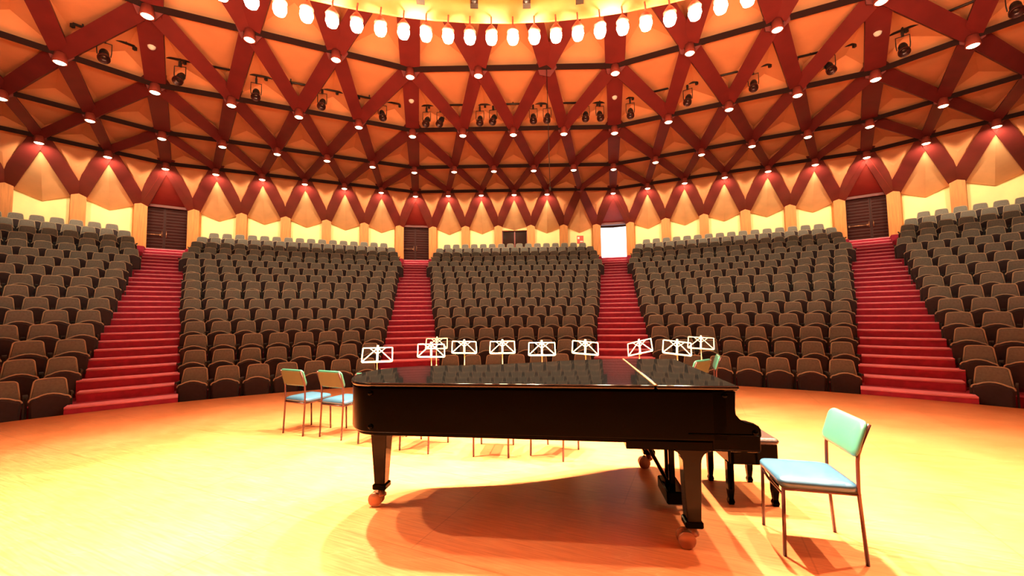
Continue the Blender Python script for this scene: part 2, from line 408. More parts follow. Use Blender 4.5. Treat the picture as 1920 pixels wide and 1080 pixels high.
# ------------------------------------------------------------------ walls, pilasters, doors
WR = 23.1
walln = 0
for s in VIS:
    mb = MB(); pm = MB(); lp = MB()
    a0 = node(7, s + .5 / 6); a1 = node(7, s + 5.5 / 6)
    nrm = (-pol(1, SEC * s, 0)).normalized(); tdir = (a1 - a0).normalized()
    # recessed cream wall with the booth window opening in the middle block
    back = -nrm * .32
    lo, hi = 3.9, 6.9
    def seg(ua, ub, zlo, zhi):
        A, B = node(7, s + ua) + back, node(7, s + ub) + back
        A.z = B.z = zlo; mb.prism([A, B, B - nrm * .12, A - nrm * .12], (0, 0, zhi - zlo))
    if s == 0:
        seg(.5 / 6, 2.5 / 6 + .02, lo, hi); seg(3.5 / 6 - .02, 5.5 / 6, lo, hi); seg(2.5 / 6 + .02, 3.5 / 6 - .02, lo, 5.05); seg(2.5 / 6 + .02, 3.5 / 6 - .02, 5.95, hi)
    else: seg(.5 / 6, 5.5 / 6, lo, hi)
    names = {-2: 'wall_far_left', -1: 'wall_left', 0: 'wall_back', 1: 'wall_right', 2: 'wall_far_right'}
    w = struct(mb.build(names[s], M['cream']), 'cream yellow wall behind the %s seating block' % {-2: 'far-left', -1: 'left', 0: 'centre', 1: 'right', 2: 'far-right'}[s], 'wall')
    for i in range(6):
        p = node(7, s + (i + .5) / 6)
        q = MB(); c = p + nrm * -.02
        c = Vector((c.x, c.y, (6.2 + 3.9) / 2)); e = .20
        t = tdir
        pts = [c - t * e + nrm * .06, c + t * e + nrm * .06, c + t * e - nrm * .3, c - t * e - nrm * .3]
        for k in pts: k.z = 3.9
        q.prism(pts, (0, 0, 2.28))
        q.build('pilaster', M['pilaster'], w)
    # peach folded panels hanging between the ribs, pointed at the bottom
    for i in range(1, 6):
        A = node(6, s + i / 6); L_, R_ = node(7, s + (i - .5) / 6), node(7, s + (i + .5) / 6)
        mid = (L_ + R_) / 2 - Vector((0, 0, .38)); flat = (s == 0 and i == 3)
        d = -nrm * .14; A = A - inward(A) * .20 - d
        midtop = (L_ + R_) / 2 - nrm * .30; midtop.z = 6.25
        if flat:
            L2, R2 = L_ + d, R_ + d; L2.z = R2.z = 5.93; m1 = (L2 + R2) / 2
            lp.add([A + d, L_ + d, L2, m1, R2, R_ + d], [(0, 1, 3), (1, 2, 3), (0, 3, 5), (3, 4, 5)])
            lp.add([L2, m1, R2, R2 - nrm * .3, L2 - nrm * .3], [(0, 1, 2, 3, 4)])
        else:
            m1 = mid - nrm * .26
            lp.add([A + d, L_ + d, m1, R_ + d], [(0, 1, 2), (0, 2, 3)])
            lp.add([L_ + d, m1, R_ + d, R_ - nrm * .34, m1 - nrm * .12, L_ - nrm * .34], [(0, 1, 4, 5), (1, 2, 3, 4)])
    o = lp.build('wall_panel', M['lowpanel'], w); o['label'] = 'peach folded panels with pointed lower edges'

# booth window
wn = empty('window_1', node(7, .5) - Vector((0, 0, .6)))
struct(wn, 'dark control booth window high in the back wall', 'window')
def onwall(s, u, z, back=.34):
    p = node(7, s + u); nrm = -pol(1, SEC * s, 0); q = p - nrm * back; q.z = z; return q
g = MB(); A, B = onwall(0, 2.5 / 6 + .02, 5.05), onwall(0, 3.5 / 6 - .02, 5.05)
g.prism([A, B, B + Vector((0, .05, 0)), A + Vector((0, .05, 0))], (0, 0, .9))
o = g.build('window_pane', M['dark_glass'], wn); o.matrix_parent_inverse = Matrix.Translation(-wn.location)
g = MB(); W0, W1 = A.x, B.x
for x in (W0, (W0 + W1) / 2, W1): g.box((x, A.y - .02, 5.5), (.06, .08, .9))
for z in (5.05, 5.94): g.box(((W0 + W1) / 2, A.y - .02, z), (W1 - W0, .08, .06))
o = g.build('window_frame', M['door_frame'], wn); o.matrix_parent_inverse = Matrix.Translation(-wn.location)
# small red notice on the wall near the open door
q = onwall(0, 5.02 / 6, 5.42, .30)
t = empty('wall_notice', q); tag(t, 'small red and white notice on the cream wall left of the open door', 'sign')
g = MB(); g.box((0, 0, 0), (.34, .02, .42)); g.build('notice_board', M['red_sign'], t)
g = MB(); g.box((-.09, -.013, .09), (.10, .006, .12)); g.box((.06, -.013, -.1), (.16, .006, .05)); g.build('notice_print', M['white_paper'], t)

# doors at the corners
DNAME = {-1: 'left aisle', 0: 'aisle left of centre', 1: 'aisle right of centre', 2: 'right aisle'}
for k, u in enumerate((-1, 0, 1, 2)):
    a = corner(u); off = AOFF[u]
    R = 23.35; nrm = -pol(1, a, 0); t = Vector((math.cos(a), -math.sin(a), 0))
    base = pol(R, a, 4.30) + t * off
    d = empty('door_%d' % (k + 1), base, -a)
    openit = (u == 1)
    struct(d, ('open doorway filled with white daylight at the top of the %s' if openit else 'closed dark slatted double door at the top of the %s') % DNAME[u], 'door')
    H, hw = 1.86, .80
    # frame
    f = MB()
    for sx in (-1, 1): f.box((sx * (hw + .05), -.05, H / 2), (.10, .26, H))
    f.box((0, -.05, H + .05), (2 * hw + .2, .26, .10))
    o = f.build('door_frame', M['door_frame'], d)
    if not openit:
        bk = MB(); bk.box((0, .09, H / 2), (2 * hw + .1, .04, H + .1)); bk.build('door_backing', M['black'], d)
        for sx in (-1, 1):
            l = MB(); l.box((sx * hw / 2, .02, H / 2), (hw - .012, .05, H))
            for i in range(14): l.box((sx * hw / 2, -.015, .12 + i * (H - .2) / 13), (hw - .1, .03, .045), Matrix.Rotation(.5, 3, 'X'))
            lf = l.build('door_leaf', M['door_wood'], d)
            h = MB(); h.tube([(sx * .07, -.10, .62), (sx * .07, -.10, .88)], .014, 8)
            for z in (.64, .86): h.tube([(sx * .07, -.10, z), (sx * .07, .0, z)], .010, 6)
            h.build('door_handle', M['brass'], lf)
            if sx == -1:
                h = MB(); h.tube([(-.72, -.09, .72), (-.09, -.09, .72)], .018, 8)
                for x in (-.70, -.12): h.box((x, -.05, .72), (.05, .08, .06))
                h.build('push_bar', M['brass'], lf)
    else:
        l = MB(); l.box((.0, .38, H / 2), (.05, .76, H)); lf = l.build('door_leaf', M['door_wood'], d); lf.location = (hw - .02, .1, 0)
        l = MB(); l.box((.0, .38, H / 2), (.05, .76, H)); lf2 = l.build('door_leaf', M['door_wood'], d); lf2.location = (-hw + .02, .1, 0)
        h = MB(); h.tube([(-.05, .66, .7), (-.05, .66, .95)], .014, 8); h.build('door_handle', M['brass'], lf)
        fl = MB(); fl.box((0, 2.0, -.06), (3.4, 3.8, .1)); o = fl.build('threshold', M['white_paper'], d)
    # red triangular hood above, side cheeks
    r = MB(); apex = node(6, u); lo_l, lo_r = node(7, u - .5 / 6), node(7, u + .5 / 6)
    def loc(p): v = Vector(p) - base; return Vector((v.dot(t), v.dot(-nrm), v.z))
    A_, Lp, Rp = loc(apex), loc(lo_l), loc(lo_r)
    A_.y += .15; A_.z -= .1
    Lb, Rb = Vector((-hw - .1, -.1, H + .1)), Vector((hw + .1, -.1, H + .1))
    r.add([A_, Lb, Rb], [(0, 1, 2)])
    r.add([A_, Vector((Lp.x, Lp.y, Lp.z)), Lb], [(0, 1, 2)]); r.add([A_, Rb, Vector((Rp.x, Rp.y, Rp.z))], [(0, 1, 2)])
    for sx, P_ in ((-1, Lp), (1, Rp)):
        x0 = sx * (hw + .1)
        r.add([(x0, .1, -.3), (P_.x, P_.y + .02, -.3), (P_.x, P_.y + .02, P_.z), (x0, .1, H + .12)], [(0, 1, 2, 3)])
    o = r.build('door_hood', M['redpanel'], d)
    e = MB(); e.beam(A_ + Vector((0, -.03, .05)), Lb + Vector((0, -.05, 0)), .07, .05, Vector((0, -1, -.2))); e.beam(A_ + Vector((0, -.03, .05)), Rb + Vector((0, -.05, 0)), .07, .05, Vector((0, -1, -.2)))
    e.build('hood_edge', M['track'], d)
    v = MB(); v.box((0, -.30, H + .36), (.42, .06, .13)); v.build('vent', M['black'], d)

# dark shell closing the hall behind the camera and outside the frame
mb = MB()
for s in range(3, 12):
    A, B = pol(23.4, corner(s), -.6), pol(23.4, corner(s + 1), -.6)
    mb.prism([A, B, B * 1.02, A * 1.02], (0, 0, 8.2))
struct(mb.build('wall_rear', M['backstage']), 'dark wall closing the hall behind the stage', 'wall')
mb = MB()
for s in range(-2, 3):
    A, B = pol(23.75, corner(s), 6.1), pol(23.75, corner(s + 1), 6.1)
    mb.prism([A, B, B * 1.01, A * 1.01], (0, 0, 2.4))
for u in range(-2, 4):   # strips beside the door recesses
    for sg in (-1, 1):
        a = corner(u); off = AOFF.get(u, 0); t = Vector((math.cos(a), -math.sin(a), 0)); o_ = pol(23.6, a, 3.6) + t * off
        P = o_ + t * (sg * .9); Q = o_ + t * (sg * 2.2) - pol(.25, a, 0) * (1.2)
        mb.prism([P, Q, Q + pol(.1, a, 0), P + pol(.1, a, 0)], (0, 0, 4.6))
struct(mb.build('wall_outer', M['backstage']), 'dark outer shell behind the cream walls and doors', 'wall')
mb = MB()
mb.prism([pol(23.6, 2 * PI * i / 56, -.6) for i in range(56)], (0, 0, -.2))
struct(mb.build('floor_base', M['backstage']), 'dark sub-floor beneath the stage and seating', 'floor')

# ------------------------------------------------------------------ canopy ring and its bulbs
mb = MB(); n = 84
FR = 6.52
def ringband(mb, prof, n=84):
    vs = []; fs = []; m = len(prof)
    for k in range(n):
        for r, z in prof: vs.append(pol(r, 2 * PI * k / n, z))
    for k in range(n):
        j = (k + 1) % n
        for i in range(m - 1): fs.append((k * m + i, k * m + i + 1, j * m + i + 1, j * m + i))
    mb.add(vs, fs, True)
cn = empty('ring_canopy', (0, 0, 5.35)); struct(cn, 'round pale yellow canopy ring hanging over the stage', 'canopy')
mb = MB(); ringband(mb, [(FR, 0), (FR - .04, .30), (FR + .02, .34), (FR + .05, .34), (FR + .03, 0), (FR, 0)]); mb.build('fascia', M['fascia'], cn)
mb = MB()
for i in range(14):
    A = pol(6.28, SEC * i, .30); B = pol(6.28, SEC * (i + 1), .30); A2, B2 = A * .25, B * .25; A2.z = B2.z = 1.9
    mb.add([A, B, B2, A2], [(0, 1, 2, 3)]); T = Vector((0, 0, 2.1)); mb.add([A2, B2, T], [(0, 1, 2)])
    A3, B3 = pol(6.6, SEC * i, .33), pol(6.6, SEC * (i + 1), .33); mb.add([A, B, B3, A3], [(0, 1, 2, 3)])
mb.build('soffit', M['panel'], cn)
mb = MB()
for i in range(14):
    A = pol(6.26, SEC * i, .29); A2 = A * .25; A2.z = 1.88; mb.beam(A, A2, .16, .06, Vector((0, 0, -1)))
mb.build('soffit_rib', M['rib'], cn)
mb = MB(); ringband(mb, [(6.68, .3), (6.68, 3.6), (6.72, 3.6), (6.72, .3)]); mb.build('drum', M['lowpanel'], cn)
mb = MB()
for i in range(-5, 6): 
    a = i * .055 * 1.9 + .03; p = pol(FR - .12, a, .17); mb.box(p, (.10, .09, .10), Matrix.Rotation(-a, 3, 'Z')); mb.tube([p, p + pol(-.10, a, -.05)], .03, 8)
mb.build('canopy_fixture', M['black_metal'], cn)

def bulb_proto():
    r = empty('ring_bulb', (0, 0, 0))
    h = MB(); h.lathe([(.0, .09), (.03, .09), (.078, .015), (.074, .0), (.03, .0), (0, .03)], (0, 0, 0), 12); h.tube([(0, 0, .08), (0, .02, .18), (0, .115, .30)], .011, 6); h.build('bulb_holder', M['lamp_can'], r)
    h = MB(); h.lathe([(0, .02), (.045, .015), (.070, -.03), (.074, -.07), (.055, -.125), (0, -.145)], (0, 0, 0), 14); b = h.build('bulb', M['bulb'], r)
    return r
bp = bulb_proto(); first = True
angs = [(-26.7 + 2.436 * i) for i in range(-3, 26)]
for i, a in enumerate(angs):
    o = bp if i == 0 else copy_tree(bp)
    a = math.radians(a); o.location = pol(RING_R, a, RING_Z + .06); o.rotation_euler = (0, 0, -a)
    if i < len(angs) // 2: wh = '%s from the left end of the visible arc' % ORD2[i]
    elif i == len(angs) // 2: wh = 'at the middle of the visible arc'
    else: wh = '%s from the right end of the visible arc' % ORD2[len(angs) - 1 - i]
    tag(o, 'glowing bulb under the canopy ring, ' + wh, 'light bulb', 'glowing bulbs around the canopy ring')
    h = MB()

# ------------------------------------------------------------------ lattice lamps
def lamp_proto():
    r = empty('ceiling_lamp', (0, 0, 0))
    h = MB(); h.lathe([(0, .22), (.10, .22), (.125, .02), (.125, 0), (.105, 0), (.10, .03), (0, .04)], (0, 0, 0), 16); h.build('lamp_housing', M['lamp_can'], r)
    h = MB(); h.lathe([(.104, .012), (.08, -.012), (.04, -.024), (0, -.028)], (0, 0, 0), 16); h.build('lamp_lens', M['lamp_lens'], r)
    return r
lp0 = lamp_proto(); cnt = 0
RN = {6: 'lowest', 5: 'second-lowest', 4: 'third-lowest', 3: 'fourth-lowest'}
DOORW = {-1: 'left door', 0: 'door left of centre', 1: 'open doorway', 2: 'right door'}
for nn in (6, 5, 4, 3):
    for s in (-2, -1, 0, 1, 2):
        for i in range(nn):
            u = s + i / nn
            if (nn, s, i) in ((3, 0, 2), (6, 0, 5)): continue
            p = node(nn, u) - Vector((0, 0, .25))
            x, y, d = project(p)
            if d < .5 or not (-60 < x < 1980 and -40 < y < 1100): continue
            o = lp0 if cnt == 0 else copy_tree(lp0); cnt += 1
            o.location = p
            if i == 0 and s in DOORW: wh = 'straight above the ' + DOORW[s]
            else:
                ref = s if s in DOORW else (-1 if s < -1 else 2)
                m = int(round((u - ref) * nn)); side = 'right' if m > 0 else 'left'
                wh = '%s %s of %s' % (ORD2[abs(m) - 1], side, DOORW[ref])
            tag(o, 'round lit lamp on %s lattice ring, %s' % (RN[nn], wh), 'ceiling lamp', 'round lamps at the lattice nodes')
            sp = spot('lamp_light', p - Vector((0, 0, .05)), p - Vector((0, 0, 1)) + pol({6: 2.2}.get(nn, .12), math.atan2(p.x, p.y), 0), POW_NODE * {6: 6.5, 5: 1.6, 4: 1.6, 3: 1.6}[nn], {6: 1.7}.get(nn, 1.5), .7, .1)

# ------------------------------------------------------------------ theatre spotlights on the third ring
def spotlight_proto():
    r = empty('stage_spotlight', (0, 0, 0))
    ax = Vector((0, -.62, -.78)).normalized()
    h = MB(); h.lathe([(0, -.20), (.07, -.19), (.085, -.12), (.085, .10), (.075, .10)], (0, 0, 0), 14, axis=ax); h.build('spotlight_body', M['black_metal'], r)
    h = MB(); h.lathe([(.082, .08), (.11, .10), (.112, .17), (.098, .17), (.09, .11)], (0, 0, 0), 16, axis=ax); h.build('colour_frame', M['tube'], r)
    h = MB(); h.lathe([(.074, .098), (.04, .112), (0, .116)], (0, 0, 0), 14, axis=ax); h.build('lens', M['dark_glass'], r)
    h = MB(); h.tube([(-.11, 0, 0), (-.12, 0, .10), (-.12, 0, .30), (.12, 0, .30), (.12, 0, .10), (.11, 0, 0)], .011, 6); h.build('yoke', M['black_metal'], r)
    h = MB(); h.box((0, 0, .36), (.05, .07, .12)); h.tube([(0, 0, .38), (0, 0, .50)], .02, 6); h.build('hook_clamp', M['black_metal'], r)
    return r
SPX = [(195, 104), (337, 147), (480, 177), (604, 195), (717, 216), (800, 228), (826, 228), (900, 226), (925, 224), (1000, 222), (1026, 221), (1098, 218), (1125, 217), (1182, 212), (1290, 187), (1413, 160), (1556, 127), (1694, 92), (1905, 16)]
sp0 = spotlight_proto(); pipes = {}
SPL = ['over the far-left roof segment', 'second from the left edge', 'third from the left edge', 'fourth from the left edge', 'just left of the rib above the dark door', 'left one of the pair right of the dark door rib', 'right one of the pair right of the dark door rib', 'left one of the pair left of the middle', 'right one of the pair left of the middle', 'left one of the pair right of the hanging cable', 'second of the pair crossed by the hanging cable', 'left one of the pair left of the open-door rib', 'right one of the pair left of the open-door rib', 'just right of the open-door rib', 'second right of the open-door rib', 'third right of the open-door rib', 'fourth right of the open-door rib', 'second from the right edge', 'at the right edge of view']
for i, (x, y) in enumerate(SPX):
    # solve for the point of that pixel ray at radius 13.6 (chord distance of the bay)
    v = RIGHT * ((x - 960) / 1000 / F) + FWD - UP * ((y - 540) / 1000 / F)
    best = None
    for s in VIS:
        nrm = pol(1, SEC * s, 0); tt = (13.55 - CAM.dot(nrm)) / v.dot(nrm); q = CAM + v * tt
        if tt > 0 and abs(math.atan2(q.x, q.y) - SEC * s) <= SEC / 2 + 1e-3: best = (q, s)
    if best is None: continue
    q, s = best
    o = sp0 if i == 0 else copy_tree(sp0)
    o.location = q; o.rotation_euler = (0, 0, -SEC * s + random.uniform(-.25, .25))
    tag(o, 'black theatre spotlight, ' + SPL[i], 'spotlight', 'theatre spotlights along the lattice ring')
    pipes.setdefault(s, []).append(q)
for s, L in pipes.items():
    nrm = pol(1, SEC * s, 0); t = Vector((nrm.y, -nrm.x, 0))
    ts = [q.dot(t) for q in L]; zz = sum(q.z for q in L) / len(L) + .47
    c = nrm * 13.55; a, b = min(ts) - .5, max(ts) + .5
    if s == 2: b = a + 3.4
    g = MB(); A = c + t * a; B = c + t * b; A.z = B.z = zz; g.tube([A, B], .028, 8)
    m = int((b - a) / .55)
    for i in range(m + 1):
        P = A.lerp(B, i / max(1, m)); g.box(P - Vector((0, 0, .05)), (.06, .06, .08))
    for i in range(3):
        P = A.lerp(B, .15 + .35 * i); g.tube([P, P + Vector((0, 0, .55))], .015, 6)
    tag(g.build('lighting_bar', M['black_metal']), 'black pipe holding spotlights across the %s roof segment' % {-2: 'far-left', -1: 'left', 0: 'middle', 1: 'right', 2: 'far-right'}[s], 'lighting bar')
# thin cable dropped from the upper lattice
P = unproject(1022, 128, 7.9); P = node(3, 2 / 3) - Vector((0, 0, .1))
g = MB(); g.tube([P, Vector((P.x + .03, P.y, 4.75))], .009, 6); g.lathe([(0, 0), (.03, .01), (.03, .09), (0, .1)], (P.x + .03, P.y, 4.68), 8)
tag(g.build('hanging_cable', M['black_metal']), 'thin black microphone cable hanging straight down from the upper lattice', 'cable')
# small white sensors on the corner ribs
for u, nm in ((-1, 'left'), (0, 'left-of-centre'), (1, 'right-of-centre'), (2, 'right')):
    a = node(4, u); b = node(3, u); p = a.lerp(b, .52); d = inward(p)
    g = MB(); g.lathe([(0, -.01), (.075, -.01), (.075, .02), (.045, .05), (0, .055)], p, 12, axis=d)
    tag(g.build('smoke_detector', M['white_paper']), 'small white smoke detector on the wide rib above the %s door' % nm, 'smoke detector')

# ------------------------------------------------------------------ auditorium seats
def outline(wb, wt, z0, z1, r, arch=0, n=5):
    """rounded trapezoid outline in (x,z): bottom left, up, over and down"""
    pts = [(-wb / 2, z0)]
    for k in range(n + 1):
        a = PI - PI / 2 * k / n; pts.append((-wt / 2 + r + r * math.cos(a), z1 - r + r * math.sin(a)))
    if arch:
        m = 5
        x0 = -wt / 2 + r
        for k in range(1, m): x = x0 + (wt - 2 * r) * k / m; pts.append((x, z1 + arch * (1 - (2 * k / m - 1) ** 2)))
    for k in range(n + 1):
        a = PI / 2 - PI / 2 * k / n; pts.append((wt / 2 - r + r * math.cos(a), z1 - r + r * math.sin(a)))
    pts.append((wb / 2, z0)); return pts
def seat_parts(simple=False):
    out = []
    n = 3 if simple else 5
    lean = .16
    bk = outline(.43, .345, .36, .78, .055, 0.008, n)
    def bp(x, z, y): return (x, y + (z - .4) * lean, z)
    h = MB()
    F0 = [bp(x, z, -.03) for x, z in bk]; F1 = [bp(x * .9, .4 + (z - .4) * .94, -.052) for x, z in bk]; B0 = [bp(x, z, .035) for x, z in bk]
    m = len(bk)
    h.add(F0 + F1 + B0, [tuple(range(m, 2 * m))] + [(i, (i + 1) % m, m + (i + 1) % m, m + i) for i in range(m)] + [(i, (i + 1) % m, 2 * m + (i + 1) % m, 2 * m + i) for i in range(m)] + [tuple(range(2 * m, 3 * m))], False)
    out.append(('backrest', h, 'seat_cloth'))
    h = MB(); h.tube([bp(x, z, -.036) for x, z in bk], .0105, 4 if simple else 6); out.append(('backrest_piping', h, 'piping'))
    # tipped-up seat
    st = outline(.40, .44, .10, .50, .06, .055, n)
    h = MB()
    def sp_(x, z, y): return (x, y - (z - .1) * .12, z)
    F0 = [sp_(x, z, -.17) for x, z in st]; F1 = [sp_(x * .86, .14 + (z - .14) * .9, -.20) for x, z in st]; B0 = [sp_(x, z, -.10) for x, z in st]
    m = len(st)
    h.add(F0 + F1 + B0, [tuple(range(m, 2 * m))] + [(i, (i + 1) % m, m + (i + 1) % m, m + i) for i in range(m)] + [(i, (i + 1) % m, 2 * m + (i + 1) % m, 2 * m + i) for i in range(m)] + [tuple(range(2 * m, 3 * m))], False)
    out.append(('seat_cushion', h, 'seat_under'))
    h = MB(); h.tube([sp_(x, z, -.172) for x, z in st[1:-1]], .012, 4 if simple else 6); out.append(('cushion_piping', h, 'piping'))
    for sx in (-1, 1):
        h = MB()
        h.box((sx * .236, -.02, .27), (.022, .20, .5)); h.box((sx * .236, -.09, .53), (.027, .27, .03))
        out.append(('arm_support', h, 'black'))
    return out
ROWN = [7, 8, 8, 9, 10, 11, 12, 12, 13, 14, 15, 16, 16, 17, 17, 16]
ROWW = [.5385, .510, .5508, .5267, .5049, .4982, .4829, .5083, .4960, .4797, .4702, .4790, .4787, .460, .4585, .4547]
seats = []
for s in VIS:
    for k in range(1, 17):
        n_ = ROWN[k - 1]; w_ = ROWW[k - 1]
        for j in range(n_):
            t = (j - (n_ - 1) / 2) * w_
            p = chordpt(s, rho(k) - .06, t, flz(k)); x, y, d = project(p + Vector((0, 0, .6)))
            if d < 1: continue
            vis = -40 < x < 1960 and y < 1100
            if not vis: continue
            seats.append((d, s, k, j, p, w_))
seats.sort(key=lambda q: q[0])
proto = empty('theatre_seat', (0, 0, 0))
for nm, h, mt in seat_parts():
    o = h.build(nm, M[mt], proto)
BL = {-2: 'far-left', -1: 'left', 0: 'centre', 1: 'right', 2: 'far-right'}
for i, (d, s, k, j, p, w_) in enumerate(seats[:300]):
    o = proto if i == 0 else copy_tree(proto)
    o.location = p; o.rotation_euler = (0, 0, -SEC * s); o.scale = (w_ / .5, 1, 1)
    tag(o, 'brown tip-up seat in the %s row of the %s block, %s from its left end' % (ORD[k - 1], BL[s], ORD2[j]), 'theatre seat', 'theatre seats of the stepped blocks')
mb = MB(); parts = seat_parts(True); mlist = ['seat_cloth', 'piping', 'seat_under', 'black']
for d, s, k, j, p, w_ in seats[300:]:
    R = Matrix.Rotation(-SEC * s, 3, 'Z')
    for nm, h, mt in parts:
        mb.m = mlist.index(mt); mb.add([R @ Vector((v[0] * w_ / .5, v[1], v[2])) + p for v in h.v], h.f, False)
o = mb.build('rear_theatre_seats', [M[q] for q in mlist])
tag(o, 'many brown-grey tip-up seats filling the upper rows of all blocks', 'theatre seats', kind='stuff')

# ------------------------------------------------------------------ grand piano
PO = Vector((-1.214, 4.46, 0)); PRZ = math.atan2(-.1235, .9924)
pn = empty('grand_piano', PO, PRZ)
tag(pn, 'long black lacquered concert grand piano with closed lid at centre stage', 'piano', None)
def smooth_curve(P, n=8):
    out = []
    for i in range(len(P) - 1):
        p0 = Vector(P[max(0, i - 1)]); p1 = Vector(P[i]); p2 = Vector(P[i + 1]); p3 = Vector(P[min(len(P) - 1, i + 2)])
        for k in range(n):
            t = k / n
            out.append(.5 * ((2 * p1) + (-p0 + p2) * t + (2 * p0 - 5 * p1 + 4 * p2 - p3) * t * t + (-p0 + 3 * p1 - 3 * p2 + p3) * t ** 3))
    out.append(Vector(P[-1])); return out
curve = [(.30, 0, 0), (.14, .005, 0), (.02, .05, 0), (-.09, .18, 0), (-.15, .36, 0), (-.15, .54, 0), (-.08, .72, 0), (.06, .86, 0), (.28, .95, 0), (.60, 1.01, 0), (.95, 1.10, 0), (1.30, 1.26, 0), (1.62, 1.43, 0), (1.92, 1.53, 0), (2.20, 1.565, 0)]
cs = smooth_curve(curve, 6)
def ring_off(pts, d):
    """offset closed outline outwards by d"""
    c = sum((Vector(p) for p in pts), Vector()) / len(pts); n = len(pts); out = []
    for i in range(n):
        a, b = Vector(pts[i - 1]), Vector(pts[(i + 1) % n]); t = (b - a).normalized(); nr = Vector((t.y, -t.x, 0))
        if nr.dot(Vector(pts[i]) - c) < 0: nr = -nr
        out.append(Vector(pts[i]) + nr * d)
    return out
outl = [Vector((1.2, 0, 0))] + cs[::-1][::-1]
rim = [Vector((2.60, 0, 0)), Vector((1.9, 0, 0)), Vector((1.1, 0, 0))] + cs + [Vector((2.60, 1.57, 0))]
h = MB(); h.prism([(p.x, p.y, .715) for p in rim], (0, 0, .325)); case = bevel(h.build('case', M['gloss'], pn), .012, 3)
# moulding at the foot of the rim
rb = ring_off(rim[:-1][1:], -.02)
h = MB(); h.prism([(p.x, p.y, .69) for p in [Vector((2.5, .03, 0))] + rb + [Vector((2.5, 1.54, 0))]], (0, 0, .05)); bevel(h.build('bottom_frame', M['gloss'], pn), .008)
# lid in two leaves
HS = 2.15
main = [Vector((HS - .004, -.014, 0)), Vector((1.1, -.014, 0))] + [Vector((p.x - (.014 if p.x < .3 else 0), p.y + (-.014 if p.y < .1 else .014 if p.y > .6 else 0), 0)) for p in cs if p.x < HS - .01] + [Vector((HS - .004, 1.577, 0))]
h = MB(); h.prism([(p.x, p.y, 1.046) for p in main], (0, 0, .030)); bevel(h.build('lid', M['lid_gloss'], pn), .014, 5)
h = MB(); h.prism([(HS + .004, -.014, 1.046), (2.672, -.014, 1.046), (2.672, 1.584, 1.046), (HS + .004, 1.584, 1.046)], (0, 0, .030)); bevel(h.build('front_lid', M['lid_gloss'], pn), .014, 5)
h = MB(); h.box((HS, .785, 1.0755), (.014, 1.58, .006)); o = h.build('lid_hinge', M['brass'], pn); o['label'] = 'long brass hinge across the lid'
# near and far cheeks with the scrolled arm
prof = [(2.50, .66), (2.50, 1.04), (2.652, 1.04), (2.646, .93), (2.648, .89), (2.67, .862), (2.70, .843), (2.75, .832), (2.782, .822), (2.795, .800), (2.797, .76), (2.79, .745), (2.79, .66)]
for t0, nm in ((0, 'near'), (1.50, 'far')):
    h = MB(); h.prism([(s_, t0, z_) for s_, z_ in prof], (0, .07, 0)); bevel(h.build('cheek', M['gloss'], pn), .008, 3)
h = MB(); h.tube([(2.35, -.004, .762), (2.775, -.004, .762)], .006, 6); o = h.build('arm_moulding', M['gloss'], pn)
h = MB(); h.box((2.37, .785, .68), (.84, 1.55, .06)); bevel(h.build('keybed', M['gloss'], pn), .006)
h = MB(); h.box((2.772, .785, .735), (.03, 1.43, .06)); bevel(h.build('key_slip', M['gloss'], pn), .006)
h = MB(); h.prism([(2.44, .075, 1.02), (2.46, .075, 1.02), (2.655, .075, .86), (2.74, .075, .80), (2.73, .075, .785), (2.60, .075, .85)], (0, 1.42, 0)); bevel(h.build('fallboard', M['gloss'], pn), .004)
h = MB(); h.box((2.70, .785, .765), (.14, 1.22, .03)); h.build('white_keys', M['ivory'], pn)
h = MB(); h.box((2.10, .785, .60 + .06), (.14, 1.2, .07)); h.build('cross_brace', M['black'], pn)
for s_, z_ in ((.145, .998), (.148, .758), (2.58, 1.012), (2.758, .778)):
    h = MB(); h.lathe([(0, .014), (.014, .012), (.019, .004), (.019, -.01), (0, -.01)], (s_, 0, z_), 12, axis=Vector((0, -1, 0))); h.build('rim_button', M['gloss'], pn)
def piano_leg(s_, t_, bracket):
    g = MB()
    if bracket:
        pts = [(-.125, .65), (.125, .65)]
        for k in range(7):
            a = k / 6 * PI / 2; pts.append((.058 + .067 * (1 - math.sin(a)), .56 + .08 * math.cos(a) - 0))
        pts += [(.044, .185), (-.044, .185)]
        for k in range(7):
            a = (6 - k) / 6 * PI / 2; pts.append((-.058 - .067 * (1 - math.sin(a)), .56 + .08 * math.cos(a)))
        g.prism([(s_ + x, t_ - .055, z) for x, z in pts], (0, .11, 0))
    else:
        def fr(w, z): return [(s_ - w, t_ - w, z), (s_ + w, t_ - w, z), (s_ + w, t_ + w, z), (s_ - w, t_ + w, z)]
        g.add(fr(.085, .72) + fr(.085, .66) + fr(.070, .655) + fr(.044, .185), [(0, 1, 2, 3), (15, 14, 13, 12)] + [(a * 4 + i, a * 4 + (i + 1) % 4, a * 4 + 4 + (i + 1) % 4, a * 4 + 4 + i) for a in range(3) for i in range(4)])
    leg = bevel(g.build('leg', M['leg_gloss'], pn), .006)
    g = MB(); g.box((s_, t_, .165), (.115, .115, .045), bev=.008); g.build('leg_cuff', M['gloss'], leg)
    g = MB(); g.lathe([(.028, .145), (.028, .105), (.04, .10), (.04, .085)], (s_, t_, 0), 12); g.box((s_ - .02, t_, .09), (.07, .05, .03))
    for sy in (-1, 1): g.lathe([(0, .011), (.052, .011), (.057, .006), (.057, -.006), (.052, -.011), (0, -.011)], (s_ - .045, t_ + sy * .03, .0575), 18, axis=Vector((0, 1, 0)))
    g.build('caster', M['wheel'], leg)
piano_leg(2.375, .09, True); piano_leg(2.36, 1.49, True); piano_leg(.03, .44, False)
